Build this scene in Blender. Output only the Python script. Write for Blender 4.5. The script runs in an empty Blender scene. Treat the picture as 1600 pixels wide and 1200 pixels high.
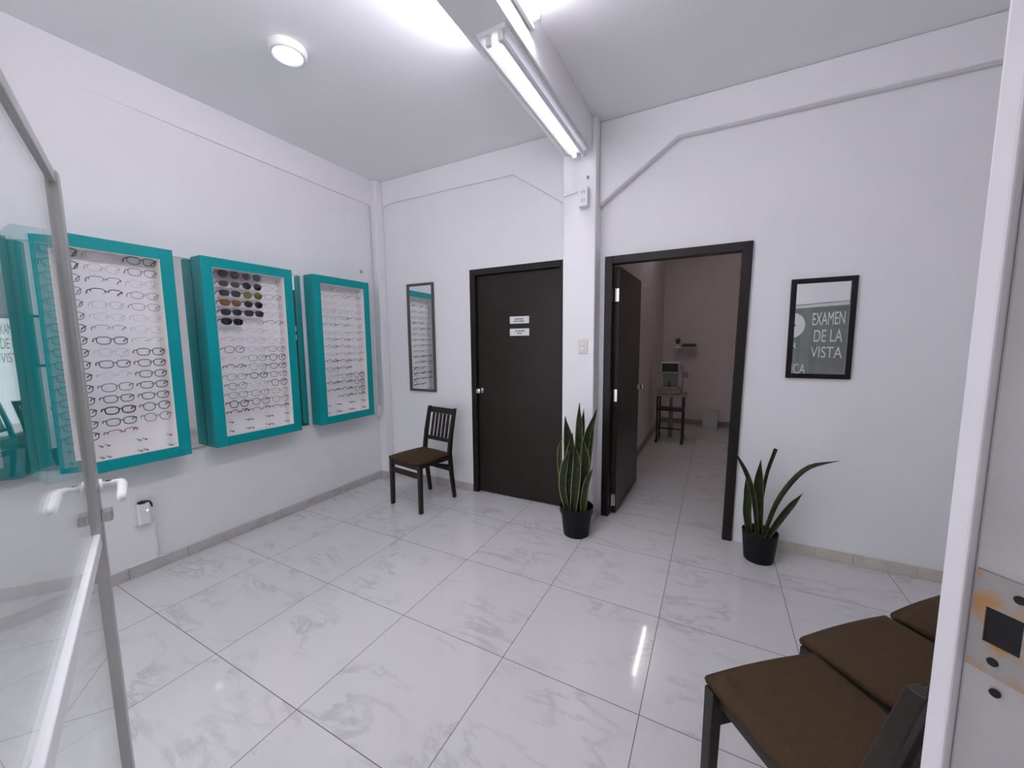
import bpy, bmesh, math, random
from math import sin, cos, pi, radians, atan2
from mathutils import Vector, Matrix

random.seed(7)
SC = bpy.context.scene
COL = SC.collection

# ------------------------------------------------------------------ materials
def _new(name):
    m = bpy.data.materials.new(name)
    m.use_nodes = True
    nt = m.node_tree
    return m, nt, nt.nodes, nt.links

def mat(name, col, rough=0.5, metal=0.0, spec=0.5, noise=0.0, nscale=20.0, bump=0.0, bscale=80.0, coat=0.0):
    m, nt, N, L = _new(name)
    b = N['Principled BSDF']
    b.inputs['Base Color'].default_value = (*col, 1)
    b.inputs['Roughness'].default_value = rough
    b.inputs['Metallic'].default_value = metal
    b.inputs['Specular IOR Level'].default_value = spec
    b.inputs['Coat Weight'].default_value = coat
    if noise or bump:
        tc = N.new('ShaderNodeTexCoord')
    if noise:
        n = N.new('ShaderNodeTexNoise'); n.inputs['Scale'].default_value = nscale; n.inputs['Detail'].default_value = 4
        L.new(tc.outputs['Object'], n.inputs['Vector'])
        r = N.new('ShaderNodeValToRGB')
        r.color_ramp.elements[0].position = 0.3; r.color_ramp.elements[1].position = 0.7
        r.color_ramp.elements[0].color = (*[c * (1 - noise) for c in col], 1)
        r.color_ramp.elements[1].color = (*[min(1, c * (1 + noise)) for c in col], 1)
        L.new(n.outputs['Fac'], r.inputs['Fac']); L.new(r.outputs['Color'], b.inputs['Base Color'])
    if bump:
        n2 = N.new('ShaderNodeTexNoise'); n2.inputs['Scale'].default_value = bscale; n2.inputs['Detail'].default_value = 3
        L.new(tc.outputs['Object'], n2.inputs['Vector'])
        bp = N.new('ShaderNodeBump'); bp.inputs['Strength'].default_value = bump; bp.inputs['Distance'].default_value = 0.004
        L.new(n2.outputs['Fac'], bp.inputs['Height']); L.new(bp.outputs['Normal'], b.inputs['Normal'])
    return m

def emis(name, col, s):
    m, nt, N, L = _new(name)
    b = N['Principled BSDF']
    b.inputs['Base Color'].default_value = (.9, .9, .9, 1)
    b.inputs['Emission Color'].default_value = (*col, 1)
    b.inputs['Emission Strength'].default_value = s
    return m

def glass(name, tint=(1, 1, 1), ior=1.5, rough=0.0, gloss=(1, 1, 1), opac=None):
    m, nt, N, L = _new(name)
    N.remove(N['Principled BSDF'])
    out = N['Material Output']
    t = N.new('ShaderNodeBsdfTransparent'); t.inputs['Color'].default_value = (*tint, 1)
    g = N.new('ShaderNodeBsdfGlossy'); g.inputs['Roughness'].default_value = rough; g.inputs['Color'].default_value = (*gloss, 1)
    f = N.new('ShaderNodeFresnel'); f.inputs['IOR'].default_value = ior
    # the same reflectance for rays that leave the pane as for rays that enter it
    geo = N.new('ShaderNodeNewGeometry')
    mx0 = N.new('ShaderNodeMix'); mx0.data_type = 'FLOAT'
    mx0.inputs['A'].default_value = ior; mx0.inputs['B'].default_value = 1.0 / ior
    L.new(geo.outputs['Backfacing'], mx0.inputs['Factor'])
    # Fresnel node inverts the IOR on backfaces itself; feed the inverse so both sides act alike
    L.new(mx0.outputs['Result'], f.inputs['IOR'])
    mx = N.new('ShaderNodeMixShader')
    L.new(f.outputs['Fac'], mx.inputs['Fac']); L.new(t.outputs[0], mx.inputs[1]); L.new(g.outputs[0], mx.inputs[2])
    L.new(mx.outputs[0], out.inputs['Surface'])
    return m

M = {}
M['wall'] = mat('wall_paint', (.85, .84, .85), .55, noise=.012, nscale=3, bump=.05, bscale=60)
M['ceil'] = mat('ceiling_paint', (.90, .895, .90), .7, noise=.012, nscale=2, bump=.04, bscale=50)
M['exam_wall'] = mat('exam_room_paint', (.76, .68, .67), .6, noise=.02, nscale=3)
M['skirt'] = mat('skirting_tile_beige', (.62, .57, .50), .35, noise=.08, nscale=12)
M['skirt_grey'] = mat('skirting_tile_grey_marble', (.50, .48, .47), .35, noise=.12, nscale=10)
M['skirt_dark'] = mat('skirting_tile_brown', (.30, .24, .22), .4, noise=.1, nscale=10)
M['door'] = mat('espresso_wood', (.017, .0115, .0090), .34, noise=.15, nscale=6, spec=.25)
M['doorframe'] = mat('espresso_frame', (.014, .0105, .0100), .33, noise=.12, nscale=8, spec=.25)
M['chrome'] = mat('polished_steel', (.75, .74, .73), .18, metal=1)
M['alu'] = mat('satin_aluminium', (.52, .51, .50), .38, metal=.75, noise=.05, nscale=8)
M['alu_white'] = mat('white_aluminium', (.78, .77, .77), .35)
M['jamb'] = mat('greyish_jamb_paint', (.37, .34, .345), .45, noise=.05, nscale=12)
M['strip'] = mat('white_stop_paint', (.72, .69, .72), .45, noise=.03, nscale=9)
M['handle'] = mat('white_handle_paint', (.86, .85, .85), .3)
M['teal'] = mat('teal_lacquer', (.002, .285, .295), .38, noise=.04, nscale=5, spec=.2)
M['board'] = mat('white_board', (.95, .94, .95), .4)
M['lining'] = mat('cream_lining', (.86, .81, .79), .5)
M['peg'] = mat('clear_peg', (.70, .69, .71), .25)
M['pegdark'] = mat('grey_peg_cap', (.20, .19, .20), .4)
M['mirror'] = mat('mirror_silver', (.90, .92, .91), .0, metal=1)
M['black'] = mat('black_frame', (.009, .008, .0085), .4, spec=.25)
M['darkgrey'] = mat('dark_grey_frame', (.075, .068, .068), .4)
M['wood'] = mat('dark_chair_wood', (.021, .016, .0125), .38, noise=.2, nscale=14, spec=.28)
M['seat'] = mat('brown_seat_fabric', (.056, .034, .018), .8, spec=.15, noise=.12, nscale=120, bump=.25, bscale=500)
M['pot'] = mat('black_nursery_pot', (.007, .0065, .007), .45, spec=.2)
M['soil'] = mat('potting_soil', (.03, .022, .015), .9, noise=.4, nscale=60, bump=.6, bscale=90)
M['leafgreen'] = mat('snake_plant_green', (.016, .025, .010), .4, spec=.25, noise=.5, nscale=28)
M['leafedge'] = mat('snake_plant_margin', (.21, .21, .075), .4, spec=.3, noise=.2, nscale=20)
M['dryleaf'] = mat('dry_leaf_tip', (.22, .15, .05), .6)
M['ivory'] = mat('ivory_plastic', (.70, .68, .60), .4)
M['plastic'] = mat('white_plastic', (.82, .81, .82), .38)
M['plasticgrey'] = mat('grey_plastic', (.33, .31, .30), .5)
M['blackplastic'] = mat('black_plastic', (.012, .012, .013), .4)
M['paper'] = mat('sign_paper', (.80, .79, .80), .5)
M['ink'] = mat('sign_ink', (.12, .12, .13), .6)
M['ply'] = mat('plywood_edge', (.45, .33, .18), .5, noise=.15, nscale=20)
M['film'] = mat('white_window_film', (.80, .81, .80), .5)
M['outside'] = mat('street_wall_grey', (.135, .14, .135), .8, noise=.15, nscale=1.5)
M['olive'] = mat('olive_render', (.17, .15, .105), .7, noise=.25, nscale=9)
M['tubeoff'] = mat('unlit_tube_glass', (.80, .81, .86), .25)
M['housing'] = mat('white_enamel', (.80, .80, .82), .4)
M['binwhite'] = mat('bin_plastic', (.62, .62, .64), .45)
M['fern'] = mat('small_plant_green', (.06, .15, .03), .5, noise=.3, nscale=40)
TUBE_C = (.985, .955, 1.08)
M['tube'] = emis('lit_tube', TUBE_C, 5)
M['tube_side'] = emis('lit_side_tube', TUBE_C, 88)
M['tube_exam'] = emis('dim_exam_tube', (1, .90, .89), 28.0)
M['lampface'] = emis('lamp_diffuser', (.98, .96, 1.05), 3)
M['led'] = emis('blue_led', (.25, .25, 1.0), 3)
M['glass'] = glass('door_glass', (.97, .985, .975), 1.5)
M['winglass'] = glass('window_glass', (.88, .89, .885), 1.5)
M['lens'] = glass('clear_lens', (.985, .99, .985), 1.55)

def sunlens(name, col):
    return mat(name, col, .08, spec=.6)
SUN = dict(purple=sunlens('lens_plum', (.035, .022, .03)), grey=sunlens('lens_grey', (.035, .033, .034)),
           olive=sunlens('lens_olive', (.06, .055, .03)), dark=sunlens('lens_black', (.012, .012, .014)),
           green=sunlens('lens_green', (.14, .15, .02)), amber=sunlens('lens_amber', (.22, .075, .015)),
           navy=sunlens('lens_navy', (.018, .022, .035)))
FR = dict(black=mat('frame_black', (.012, .011, .012), .3), dark=mat('frame_charcoal', (.032, .029, .031), .35),
          brown=mat('frame_brown', (.07, .035, .025), .35), grey=mat('frame_grey', (.20, .19, .20), .35),
          silver=mat('frame_silver', (.55, .54, .56), .3, metal=.6), clear=mat('frame_clear', (.66, .65, .67), .25),
          red=mat('frame_red', (.18, .02, .03), .35), blue=mat('frame_blue', (.10, .14, .20), .3),
          pink=mat('frame_pink', (.42, .20, .22), .35), gold=mat('frame_gold', (.45, .33, .18), .3, metal=.6))

# rusty plate: steel with orange rust that has a shape of its own
def rust_mat():
    m, nt, N, L = _new('rusty_steel')
    b = N['Principled BSDF']; b.inputs['Roughness'].default_value = .55
    tc = N.new('ShaderNodeTexCoord'); n = N.new('ShaderNodeTexNoise'); n.inputs['Scale'].default_value = 26; n.inputs['Detail'].default_value = 5
    r = N.new('ShaderNodeValToRGB')
    r.color_ramp.elements[0].position = .47; r.color_ramp.elements[1].position = .62
    r.color_ramp.elements[0].color = (.27, .25, .245, 1); r.color_ramp.elements[1].color = (.32, .17, .06, 1)
    L.new(tc.outputs['Object'], n.inputs['Vector']); L.new(n.outputs['Fac'], r.inputs['Fac']); L.new(r.outputs['Color'], b.inputs['Base Color'])
    return m
M['rust'] = rust_mat()

# floor: square marble-look tiles with thin grout
TX, TY, X0, Y0 = .6015, .5938, -.0666, -2.26
def floor_mat():
    m, nt, N, L = _new('marble_tile_floor')
    b = N['Principled BSDF']
    geo = N.new('ShaderNodeNewGeometry'); sep = N.new('ShaderNodeSeparateXYZ'); L.new(geo.outputs['Position'], sep.inputs[0])
    def mth(op, a, bb=None):
        n = N.new('ShaderNodeMath'); n.operation = op
        for k, v in enumerate((a, bb)):
            if v is None: continue
            if hasattr(v, 'is_linked'): L.new(v, n.inputs[k])
            else: n.inputs[k].default_value = v
        return n.outputs[0]
    u = mth('DIVIDE', mth('SUBTRACT', sep.outputs[0], X0), TX)
    v = mth('DIVIDE', mth('SUBTRACT', sep.outputs[1], Y0), TY)
    fu, fv = mth('FLOOR', u), mth('FLOOR', v)
    du = mth('MULTIPLY', mth('SUBTRACT', .5, mth('ABSOLUTE', mth('SUBTRACT', mth('SUBTRACT', u, fu), .5))), TX)
    dv = mth('MULTIPLY', mth('SUBTRACT', .5, mth('ABSOLUTE', mth('SUBTRACT', mth('SUBTRACT', v, fv), .5))), TY)
    d = mth('MINIMUM', du, dv)
    cell = N.new('ShaderNodeCombineXYZ'); L.new(fu, cell.inputs[0]); L.new(fv, cell.inputs[1])
    wn = N.new('ShaderNodeTexWhiteNoise'); wn.noise_dimensions = '3D'; L.new(cell.outputs[0], wn.inputs['Vector'])
    off = N.new('ShaderNodeVectorMath'); off.operation = 'MULTIPLY_ADD'
    L.new(wn.outputs['Color'], off.inputs[0]); off.inputs[1].default_value = (40, 40, 40); L.new(geo.outputs['Position'], off.inputs[2])
    # stretch the veins along one direction
    mp = N.new('ShaderNodeMapping'); mp.inputs['Rotation'].default_value = (0, 0, radians(-28)); mp.inputs['Scale'].default_value = (1.3, 3.2, 1)
    L.new(off.outputs[0], mp.inputs['Vector'])
    nz = N.new('ShaderNodeTexNoise'); nz.inputs['Scale'].default_value = 1.6; nz.inputs['Detail'].default_value = 7; nz.inputs['Roughness'].default_value = .62; nz.inputs['Distortion'].default_value = .45
    L.new(mp.outputs[0], nz.inputs['Vector'])
    vein = mth('ABSOLUTE', mth('SUBTRACT', nz.outputs['Fac'], .5))
    vr = N.new('ShaderNodeValToRGB')
    vr.color_ramp.elements[0].position = 0.0; vr.color_ramp.elements[0].color = (.49, .48, .485, 1)
    vr.color_ramp.elements[1].position = .038; vr.color_ramp.elements[1].color = (.63, .615, .615, 1)
    L.new(vein, vr.inputs['Fac'])
    # soft clouds where veins show
    n2 = N.new('ShaderNodeTexNoise'); n2.inputs['Scale'].default_value = 3.0; n2.inputs['Detail'].default_value = 3
    L.new(off.outputs[0], n2.inputs['Vector'])
    msk = N.new('ShaderNodeValToRGB'); msk.color_ramp.elements[0].position = .42; msk.color_ramp.elements[1].position = .62
    L.new(n2.outputs['Fac'], msk.inputs['Fac'])
    mv = N.new('ShaderNodeMix'); mv.data_type = 'RGBA'
    L.new(msk.outputs['Color'], mv.inputs['Factor']); mv.inputs['A'].default_value = (.635, .62, .62, 1); L.new(vr.outputs['Color'], mv.inputs['B'])
    gm = N.new('ShaderNodeMapRange'); gm.inputs['From Min'].default_value = .0011; gm.inputs['From Max'].default_value = .0021
    L.new(d, gm.inputs['Value'])
    mg = N.new('ShaderNodeMix'); mg.data_type = 'RGBA'
    L.new(gm.outputs['Result'], mg.inputs['Factor']); mg.inputs['A'].default_value = (.115, .095, .085, 1); L.new(mv.outputs['Result'], mg.inputs['B'])
    L.new(mg.outputs['Result'], b.inputs['Base Color'])
    rr = N.new('ShaderNodeMapRange'); rr.inputs['To Min'].default_value = .7; rr.inputs['To Max'].default_value = .055
    L.new(gm.outputs['Result'], rr.inputs['Value']); L.new(rr.outputs['Result'], b.inputs['Roughness'])
    b.inputs['Specular IOR Level'].default_value = .4
    return m
M['floor'] = floor_mat()

# ------------------------------------------------------------------ mesh helpers
class MB:
    def __init__(s): s.bm = bmesh.new()
    def box(s, c, d, rz=0.0, rot=None, mi=0):
        r = bmesh.ops.create_cube(s.bm, size=1)
        Mx = Matrix.Translation(c) @ (rot if rot else Matrix.Rotation(rz, 4, 'Z')) @ Matrix.Diagonal((*d, 1))
        bmesh.ops.transform(s.bm, matrix=Mx, verts=r['verts'])
        if mi:
            for f in {f for v in r['verts'] for f in v.link_faces}: f.material_index = mi
        return s
    def mm(s, lo, hi, mi=0):
        return s.box([(a + b) / 2 for a, b in zip(lo, hi)], [abs(b - a) for a, b in zip(lo, hi)], mi=mi)
    def bar(s, a, b, w, h, up=(0, 0, 1)):
        a, b = Vector(a), Vector(b); d = b - a; z = d.normalized()
        x = Vector(up).cross(z)
        if x.length < 1e-6: x = Vector((1, 0, 0))
        x.normalize(); y = z.cross(x)
        R = Matrix((x, y, z)).transposed().to_4x4()
        return s.box((a + b) / 2, (w, h, d.length), rot=R)
    def tube(s, pts, r, n=8, closed=False, caps=True, ref=None):
        pts = [Vector(p) for p in pts]; rs = r if isinstance(r, (list, tuple)) else [r] * len(pts)
        rings = []; k = len(pts)
        for i, p in enumerate(pts):
            a = pts[(i - 1) % k] if (closed or i > 0) else p
            b = pts[(i + 1) % k] if (closed or i < k - 1) else p
            t = (b - a).normalized()
            u = Vector(ref) if ref else Vector((0, 0, 1))
            x = u.cross(t)
            if x.length < 1e-4: x = Vector((1, 0, 0)).cross(t)
            x.normalize(); y = t.cross(x)
            rings.append([s.bm.verts.new(p + rs[i] * (cos(2 * pi * j / n) * x + sin(2 * pi * j / n) * y)) for j in range(n)])
        for i in range(k if closed else k - 1):
            A, B = rings[i], rings[(i + 1) % k]
            for j in range(n): s.bm.faces.new((A[j], A[(j + 1) % n], B[(j + 1) % n], B[j]))
        if not closed and caps:
            s.bm.faces.new(rings[0][::-1]); s.bm.faces.new(rings[-1])
        return s
    def lathe(s, prof, n=32, c=(0, 0, 0), capb=True, capt=False):
        rings = []
        for (r, z) in prof:
            rings.append([s.bm.verts.new((c[0] + r * cos(2 * pi * j / n), c[1] + r * sin(2 * pi * j / n), c[2] + z)) for j in range(n)])
        for A, B in zip(rings, rings[1:]):
            for j in range(n): s.bm.faces.new((A[j], A[(j + 1) % n], B[(j + 1) % n], B[j]))
        if capb: s.bm.faces.new(rings[0][::-1])
        if capt: s.bm.faces.new(rings[-1])
        return s
    def prism(s, poly, lo, hi, axis=1):
        """poly: 2-D points in the other two axes, extruded along axis"""
        def P(p, v):
            if axis == 1: return (p[0], v, p[1])
            if axis == 0: return (v, p[0], p[1])
            return (p[0], p[1], v)
        A = [s.bm.verts.new(P(p, lo)) for p in poly]; B = [s.bm.verts.new(P(p, hi)) for p in poly]
        n = len(poly)
        s.bm.faces.new(A); s.bm.faces.new(B[::-1])
        for i in range(n): s.bm.faces.new((A[i], B[i], B[(i + 1) % n], A[(i + 1) % n]))
        return s
    def hexa(s, b4, t4):
        A = [s.bm.verts.new(p) for p in b4]; B = [s.bm.verts.new(p) for p in t4]
        s.bm.faces.new(A[::-1]); s.bm.faces.new(B)
        for i in range(4): s.bm.faces.new((A[i], A[(i + 1) % 4], B[(i + 1) % 4], B[i]))
        return s
    def mesh(s, name, mats):
        bmesh.ops.recalc_face_normals(s.bm, faces=s.bm.faces[:])
        me = bpy.data.meshes.new(name); s.bm.to_mesh(me); s.bm.free()
        for m in (mats if isinstance(mats, (list, tuple)) else [mats]): me.materials.append(m)
        return me

def link(name, me, parent=None, bevel=0.0, smooth=False, seg=2):
    o = bpy.data.objects.new(name, me); COL.objects.link(o)
    if parent is not None: o.parent = parent
    if smooth:
        for p in me.polygons: p.use_smooth = True
    if bevel:
        b = o.modifiers.new('bevel', 'BEVEL'); b.width = bevel; b.segments = seg; b.limit_method = 'ANGLE'; b.angle_limit = radians(40)
        b.harden_normals = False
    return o

def build(name, mb, m, parent=None, bevel=0.0, smooth=False, seg=2):
    return link(name, mb.mesh(name, m), parent, bevel, smooth, seg)

def tag(o, label, cat, group=None, kind=None):
    o['label'] = label; o['category'] = cat
    if group: o['group'] = group
    if kind: o['kind'] = kind
    return o

def thing(name, label, cat, loc=(0, 0, 0), rz=0.0, group=None, kind=None):
    o = bpy.data.objects.new(name, None); COL.objects.link(o)
    o.location = loc; o.rotation_euler = (0, 0, rz); o.empty_display_size = .05
    return tag(o, label, cat, group, kind)

def struct(name, mb, m, label, cat, bevel=0.0, parent=None, seg=2):
    o = build(name, mb, m, parent, bevel, seg=seg)
    if parent is None: tag(o, label, cat, kind='structure')
    return o

# ------------------------------------------------------------------ camera
F = 601.9272
CY, CP, CR = -0.4841, -0.1071, -0.0089
CAM = Vector((3.14168, -3.07710, 1.43413))
fw = Vector((sin(CY) * cos(CP), cos(CY) * cos(CP), sin(CP)))
rt = Vector((cos(CY), -sin(CY), 0)); upv = rt.cross(fw)
r2 = rt * cos(CR) + upv * sin(CR); u2 = -rt * sin(CR) + upv * cos(CR)
cd = bpy.data.cameras.new('camera'); cam = bpy.data.objects.new('camera', cd); COL.objects.link(cam)
cam.matrix_world = Matrix(((r2.x, u2.x, -fw.x, CAM.x), (r2.y, u2.y, -fw.y, CAM.y), (r2.z, u2.z, -fw.z, CAM.z), (0, 0, 0, 1)))
cd.sensor_fit = 'HORIZONTAL'; cd.sensor_width = 36; cd.lens = F / 1600 * 36; cd.clip_start = .02; cd.clip_end = 100
SC.camera = cam

# ------------------------------------------------------------------ setting
H = 3.058
XR = 5.04                      # right wall
w = Vector((.731, .682, 0)).normalized(); n_out = Vector((w.y, -w.x, 0))
J = Vector((3.435, -2.419, 0)) # corner of the doorway's strike jamb
HG = Vector((2.74, -3.067, 0)) # hinge side of the doorway
WROT = atan2(w.y, w.x)
def on_front(t, off, z): p = J + w * t + n_out * off; return Vector((p.x, p.y, z))

struct('floor', MB().mm((-.15, -7, -.06), (8.5, 4.4, 0)), M['floor'], 'white marble-look floor of large square tiles with thin brown grout', 'floor')
struct('ceiling', MB().mm((-.15, -3.3, H), (XR + .15, 4.4, H + .08)), M['ceil'], 'flat white ceiling above the whole room', 'ceiling')
struct('wall_left', MB().mm((-.12, -3.2, 0), (0, .12, H)), M['wall'], 'white left wall behind the teal eyeglass displays', 'wall')
# back wall with two door openings
b = MB()
for x0, x1, z0, z1 in ((0, 1.145, 0, H), (1.145, 2.085, 2.07, H), (2.085, 2.385, 0, H), (2.385, 3.31, 2.06, H), (3.31, XR + .12, 0, H)):
    b.mm((x0, -.05 if x0 < 2 else 0, z0), (x1, .12, z1))
struct('wall_back', b, M['wall'], 'white back wall with two dark doors in it', 'wall')
struct('wall_right', MB().mm((XR, -1.02, 0), (XR + .12, 0, H)), M['wall'], 'white right wall past the row of chairs', 'wall')
# slanted shop front: header over doorway and window, apron below the window, pier beyond it
WT0, WT1, SILL, HEAD = .10, 1.15, .40, 1.80
TEND = (XR - J.x) / w.x + .1
b = MB(); mid = lambda t0, t1, z0, z1, o0=-.0215, o1=.10: b.box(on_front((t0 + t1) / 2, (o0 + o1) / 2, (z0 + z1) / 2), (t1 - t0, o1 - o0, z1 - z0), rz=WROT)
tH = (HG - J).dot(w)
mid(tH - .05, TEND, 1.86, H); mid(WT0, WT1, HEAD, 1.86); mid(WT0, WT1, 0, SILL); mid(WT1, TEND, 0, 1.86)
mid(tH - .05, 0, 1.83, 1.86)
struct('wall_front', b, M['wall'], 'white slanted shop front wall behind the row of chairs', 'wall')
WX0, WX1, WZ0, WZ1 = .05, 2.56, .12, 2.72
b = MB()
for lo, hi in (((-.12, 0), (WX0, H)), ((WX1, 0), (HG.x - .06, H)), ((WX0, 0), (WX1, WZ0)), ((WX0, WZ1), (WX1, H))): b.mm((lo[0], -3.25, lo[1]), (hi[0], -3.13, hi[1]))
w2 = thing('fill_light_window', 'unseen large window added left of the glass door to let in fill light', 'window', kind='structure')  # added out of view so that world light fills the room evenly
f_ = MB()
for x in (WX0, WX0 + .83, WX0 + 1.66, WX1 - .04): f_.mm((x, -3.22, WZ0), (x + .04, -3.16, WZ1))
for z in (WZ0, WZ1 - .04): f_.mm((WX0, -3.215, z), (WX1, -3.165, z + .04))
build('window_frame', f_, M['alu_white'], w2)
for x in (WX0 + .04, WX0 + .87, WX0 + 1.70): build('glass_pane', MB().mm((x, -3.193, WZ0 + .04), (x + .79, -3.187, WZ1 - .04)), M['glass'], w2)
struct('wall_front_left', b, M['wall'], 'white front wall left of the glass door', 'wall')
b = MB(); b.box(on_front(.6, 3.2, 1.6), (9, .1, 3.2), rz=WROT)
struct('wall_outside', b, M['outside'], 'grey wall across the passage outside the shop window', 'wall')

b = MB(); b.box(on_front(.9, 1.7, 3.0), (4.6, 3.0, .08), rz=WROT)  # unseen slab, added to keep sky light off the passage and jamb
struct('shading_canopy', b, M['outside'], 'unseen canopy added outside the shop to block sky light', 'ceiling')

# structural column between the two doors and corner column
struct('wall_column', MB().mm((2.062, -.155, 0), (2.318, -.0005, H)), M['wall'], 'white column standing between the two dark doors', 'column', bevel=.008)
struct('wall_corner', MB().mm((.0005, -.155, 0), (.085, -.0505, H)), M['wall'], 'narrow white pilaster in the back left corner', 'column', bevel=.01)
# beams under the ceiling
ZB = 2.832
b = MB(); b.prism([(.085, H), (.085, 2.80), (.13, ZB), (1.576, ZB), (2.062, 2.508), (2.062, H)], -.066, -.0505)
struct('trim_1', b, M['wall'], 'white wall beam with sloping haunch above the closed door', 'beam', bevel=.012)
b = MB(); b.prism([(2.318, H), (2.318, 2.46), (2.86, ZB), (XR - .0005, ZB), (XR - .0005, H)], -.066, -.0005)
struct('trim_2', b, M['wall'], 'white wall beam with sloping haunch above the open doorway', 'beam', bevel=.012)
b = MB(); b.hexa([(.0003, -.1555, 2.815), (.016, -.1555, 2.815), (.014, -1.5, 2.834), (.0003, -1.5, 2.834)], [(.0003, -.1555, H), (.016, -.1555, H), (.014, -1.5, H), (.0003, -1.5, H)])
b.hexa([(.0003, -1.5001, 2.834), (.014, -1.5001, 2.834), (.0008, -2.2, 2.85), (.0003, -2.2, 2.85)], [(.0003, -1.5001, H), (.014, -1.5001, H), (.0008, -2.2, H), (.0003, -2.2, H)])
struct('trim_3', b, M['wall'], 'shallow white beam along the top of the left wall', 'beam', bevel=.004)
struct('trim_4', MB().mm((2.066, -3.05, ZB), (2.284, -.156, H - .0005)), M['wall'], 'white ceiling beam running to the column, carrying the lamps', 'beam', bevel=.006)

# skirting tiles
BH, BT = .072, .012
def skirting(name, segs, m, label):
    b = MB()
    for lo, hi in segs: b.mm(lo, hi)
    struct(name, b, m, label, 'baseboard', bevel=.002)
segs = []; y = -3.1
while y < -.17:
    y2 = min(y + .3, -.168); segs.append(((.0005, y, .0005), (BT, y2 - .0015, BH))); y = y2
skirting('baseboard_left', segs, M['skirt_grey'], 'grey marble skirting tiles along the left wall')
segs = [((.0005, -.155 - BT, .0005), (.097, -.1555, BH)), ((.0855, -.155, .0005), (.097, -.0505 - BT, BH))]
for x0, x1 in ((.098, .38), (.3815, .68), (.6815, .98), (.9815, 1.118)): segs.append(((x0, -.05 - BT, .0005), (x1, -.0505, BH)))
skirting('baseboard_back', segs, M['skirt_grey'], 'skirting tiles behind the lone chair, left of the closed door')
segs = [((2.05, -.155 - BT, .0005), (2.33, -.1555, BH)), ((2.3185, -.155, .0005), (2.33, -.03, BH))]
skirting('baseboard_column', segs, M['skirt'], 'beige skirting tiles round the foot of the column')
segs = []; x = 3.372
for x2 in (3.78, 3.98, 4.28, 4.58, 4.88, XR - .001): segs.append(((x, -BT, .0005), (x2 - .0015, -.0005, BH))); x = x2
skirting('baseboard_right', segs, M['skirt'], 'beige skirting tiles along the wall right of the doorway')

# ------------------------------------------------------------------ door 1 (closed)
def frame_posts(name, xl, xr_top, xr_bot, ztop, wd, parent, y0=-.025):
    b = MB(); y1 = .05
    b.hexa([(xl, y0, 0), (xl + wd, y0, 0), (xl + wd, y1, 0), (xl, y1, 0)], [(xl, y0, ztop), (xl + wd, y0, ztop), (xl + wd, y1, ztop), (xl, y1, ztop)])
    b.hexa([(xr_bot - wd, y0, 0), (xr_bot, y0, 0), (xr_bot, y1, 0), (xr_bot - wd, y1, 0)], [(xr_top - wd, y0, ztop), (xr_top, y0, ztop), (xr_top, y1, ztop), (xr_top - wd, y1, ztop)])
    b.mm((xl + wd, y0, ztop - wd), (xr_top - wd, y1, ztop))
    return build(name, b, M['doorframe'], parent, bevel=.004)
def knob(parent, p, d):
    """round steel knob, axis along unit vector d"""
    b = MB()
    prof = [(.029, 0), (.029, .006), (.013, .008), (.012, .028), (.022, .034), (.0265, .046), (.024, .058), (.014, .064)]
    b.lathe(prof, 20, capt=True)
    q = Vector((0, 0, 1)).rotation_difference(Vector(d)).to_matrix().to_4x4()
    bmesh.ops.transform(b.bm, matrix=Matrix.Translation(p) @ q, verts=b.bm.verts[:])
    return build('knob', b, M['chrome'], parent, smooth=True)

d1 = thing('door_1', 'closed dark brown flush door with two small white signs', 'door', kind='structure')
frame_posts('door_frame', 1.120, 2.0615, 2.0615, 2.098, .055, d1, -.056)
lf = build('door_leaf', MB().mm((1.177, -.02, .008), (2.004, .02, 2.041)), M['door'], d1, bevel=.003)
k = knob(d1, (1.208, -.0205, .988), (0, -1, 0))
build('door_stop', MB().mm((1.1755, .021, 0), (2.0055, .05, 2.0425)), M['doorframe'], d1)

# small signs stuck on door 1 (printing too small to read: short dark strokes)
def sign(z, rows, label):
    t = thing('door_sign', label, 'sign', (1.615, -.0230, z), group='white signs on the closed door')
    build('plate', MB().mm((-.094, -.003, -.031), (.094, .0025, .031)), M['paper'], t)
    b = MB()
    for zz, words in rows:
        for x0, x1 in words:
            x = x0
            while x < x1 - .004:
                b.mm((x, -.0038, zz - .0055), (x + .0048, -.0031, zz + .0055)); x += .0068
    build('printing', b, M['ink'], t)
sign(1.631, [(.008, [(-.048, .038)]), (-.011, [(-.054, -.01), (-.004, .052)])], 'upper of two small white signs on the closed door')
sign(1.525, [(.010, [(-.040, -.022), (-.014, .052)]), (-.010, [(-.022, .028)])], 'lower of two small white signs on the closed door')

# ------------------------------------------------------------------ door 2 (open) into the exam room
d2 = thing('door_2', 'open dark brown door swung into the dim exam room', 'door', kind='structure')
frame_posts('door_frame', 2.358, 3.338, 3.302, 2.088, .06, d2)
lroot = build('door_leaf', MB().mm((0, -.04, .01), (.86, 0, 2.02)), M['door'], d2, bevel=.003)
lroot.location = (2.42, .055, 0); lroot.rotation_euler = (0, 0, radians(88.7))
kb = knob(lroot, (.79, -.0405, .99), (0, -1, 0))
for z in (1.80, 1.0, .12):
    b = MB(); b.mm((2.414, .02, z - .05), (2.418, .048, z + .05)); b.tube([(2.428, .046, z - .05), (2.428, .046, z + .05)], .007)
    b.mm((2.4215, .0505, z - .05), (2.455, .0535, z + .05))
    build('hinge', b, M['chrome'], d2)

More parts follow.
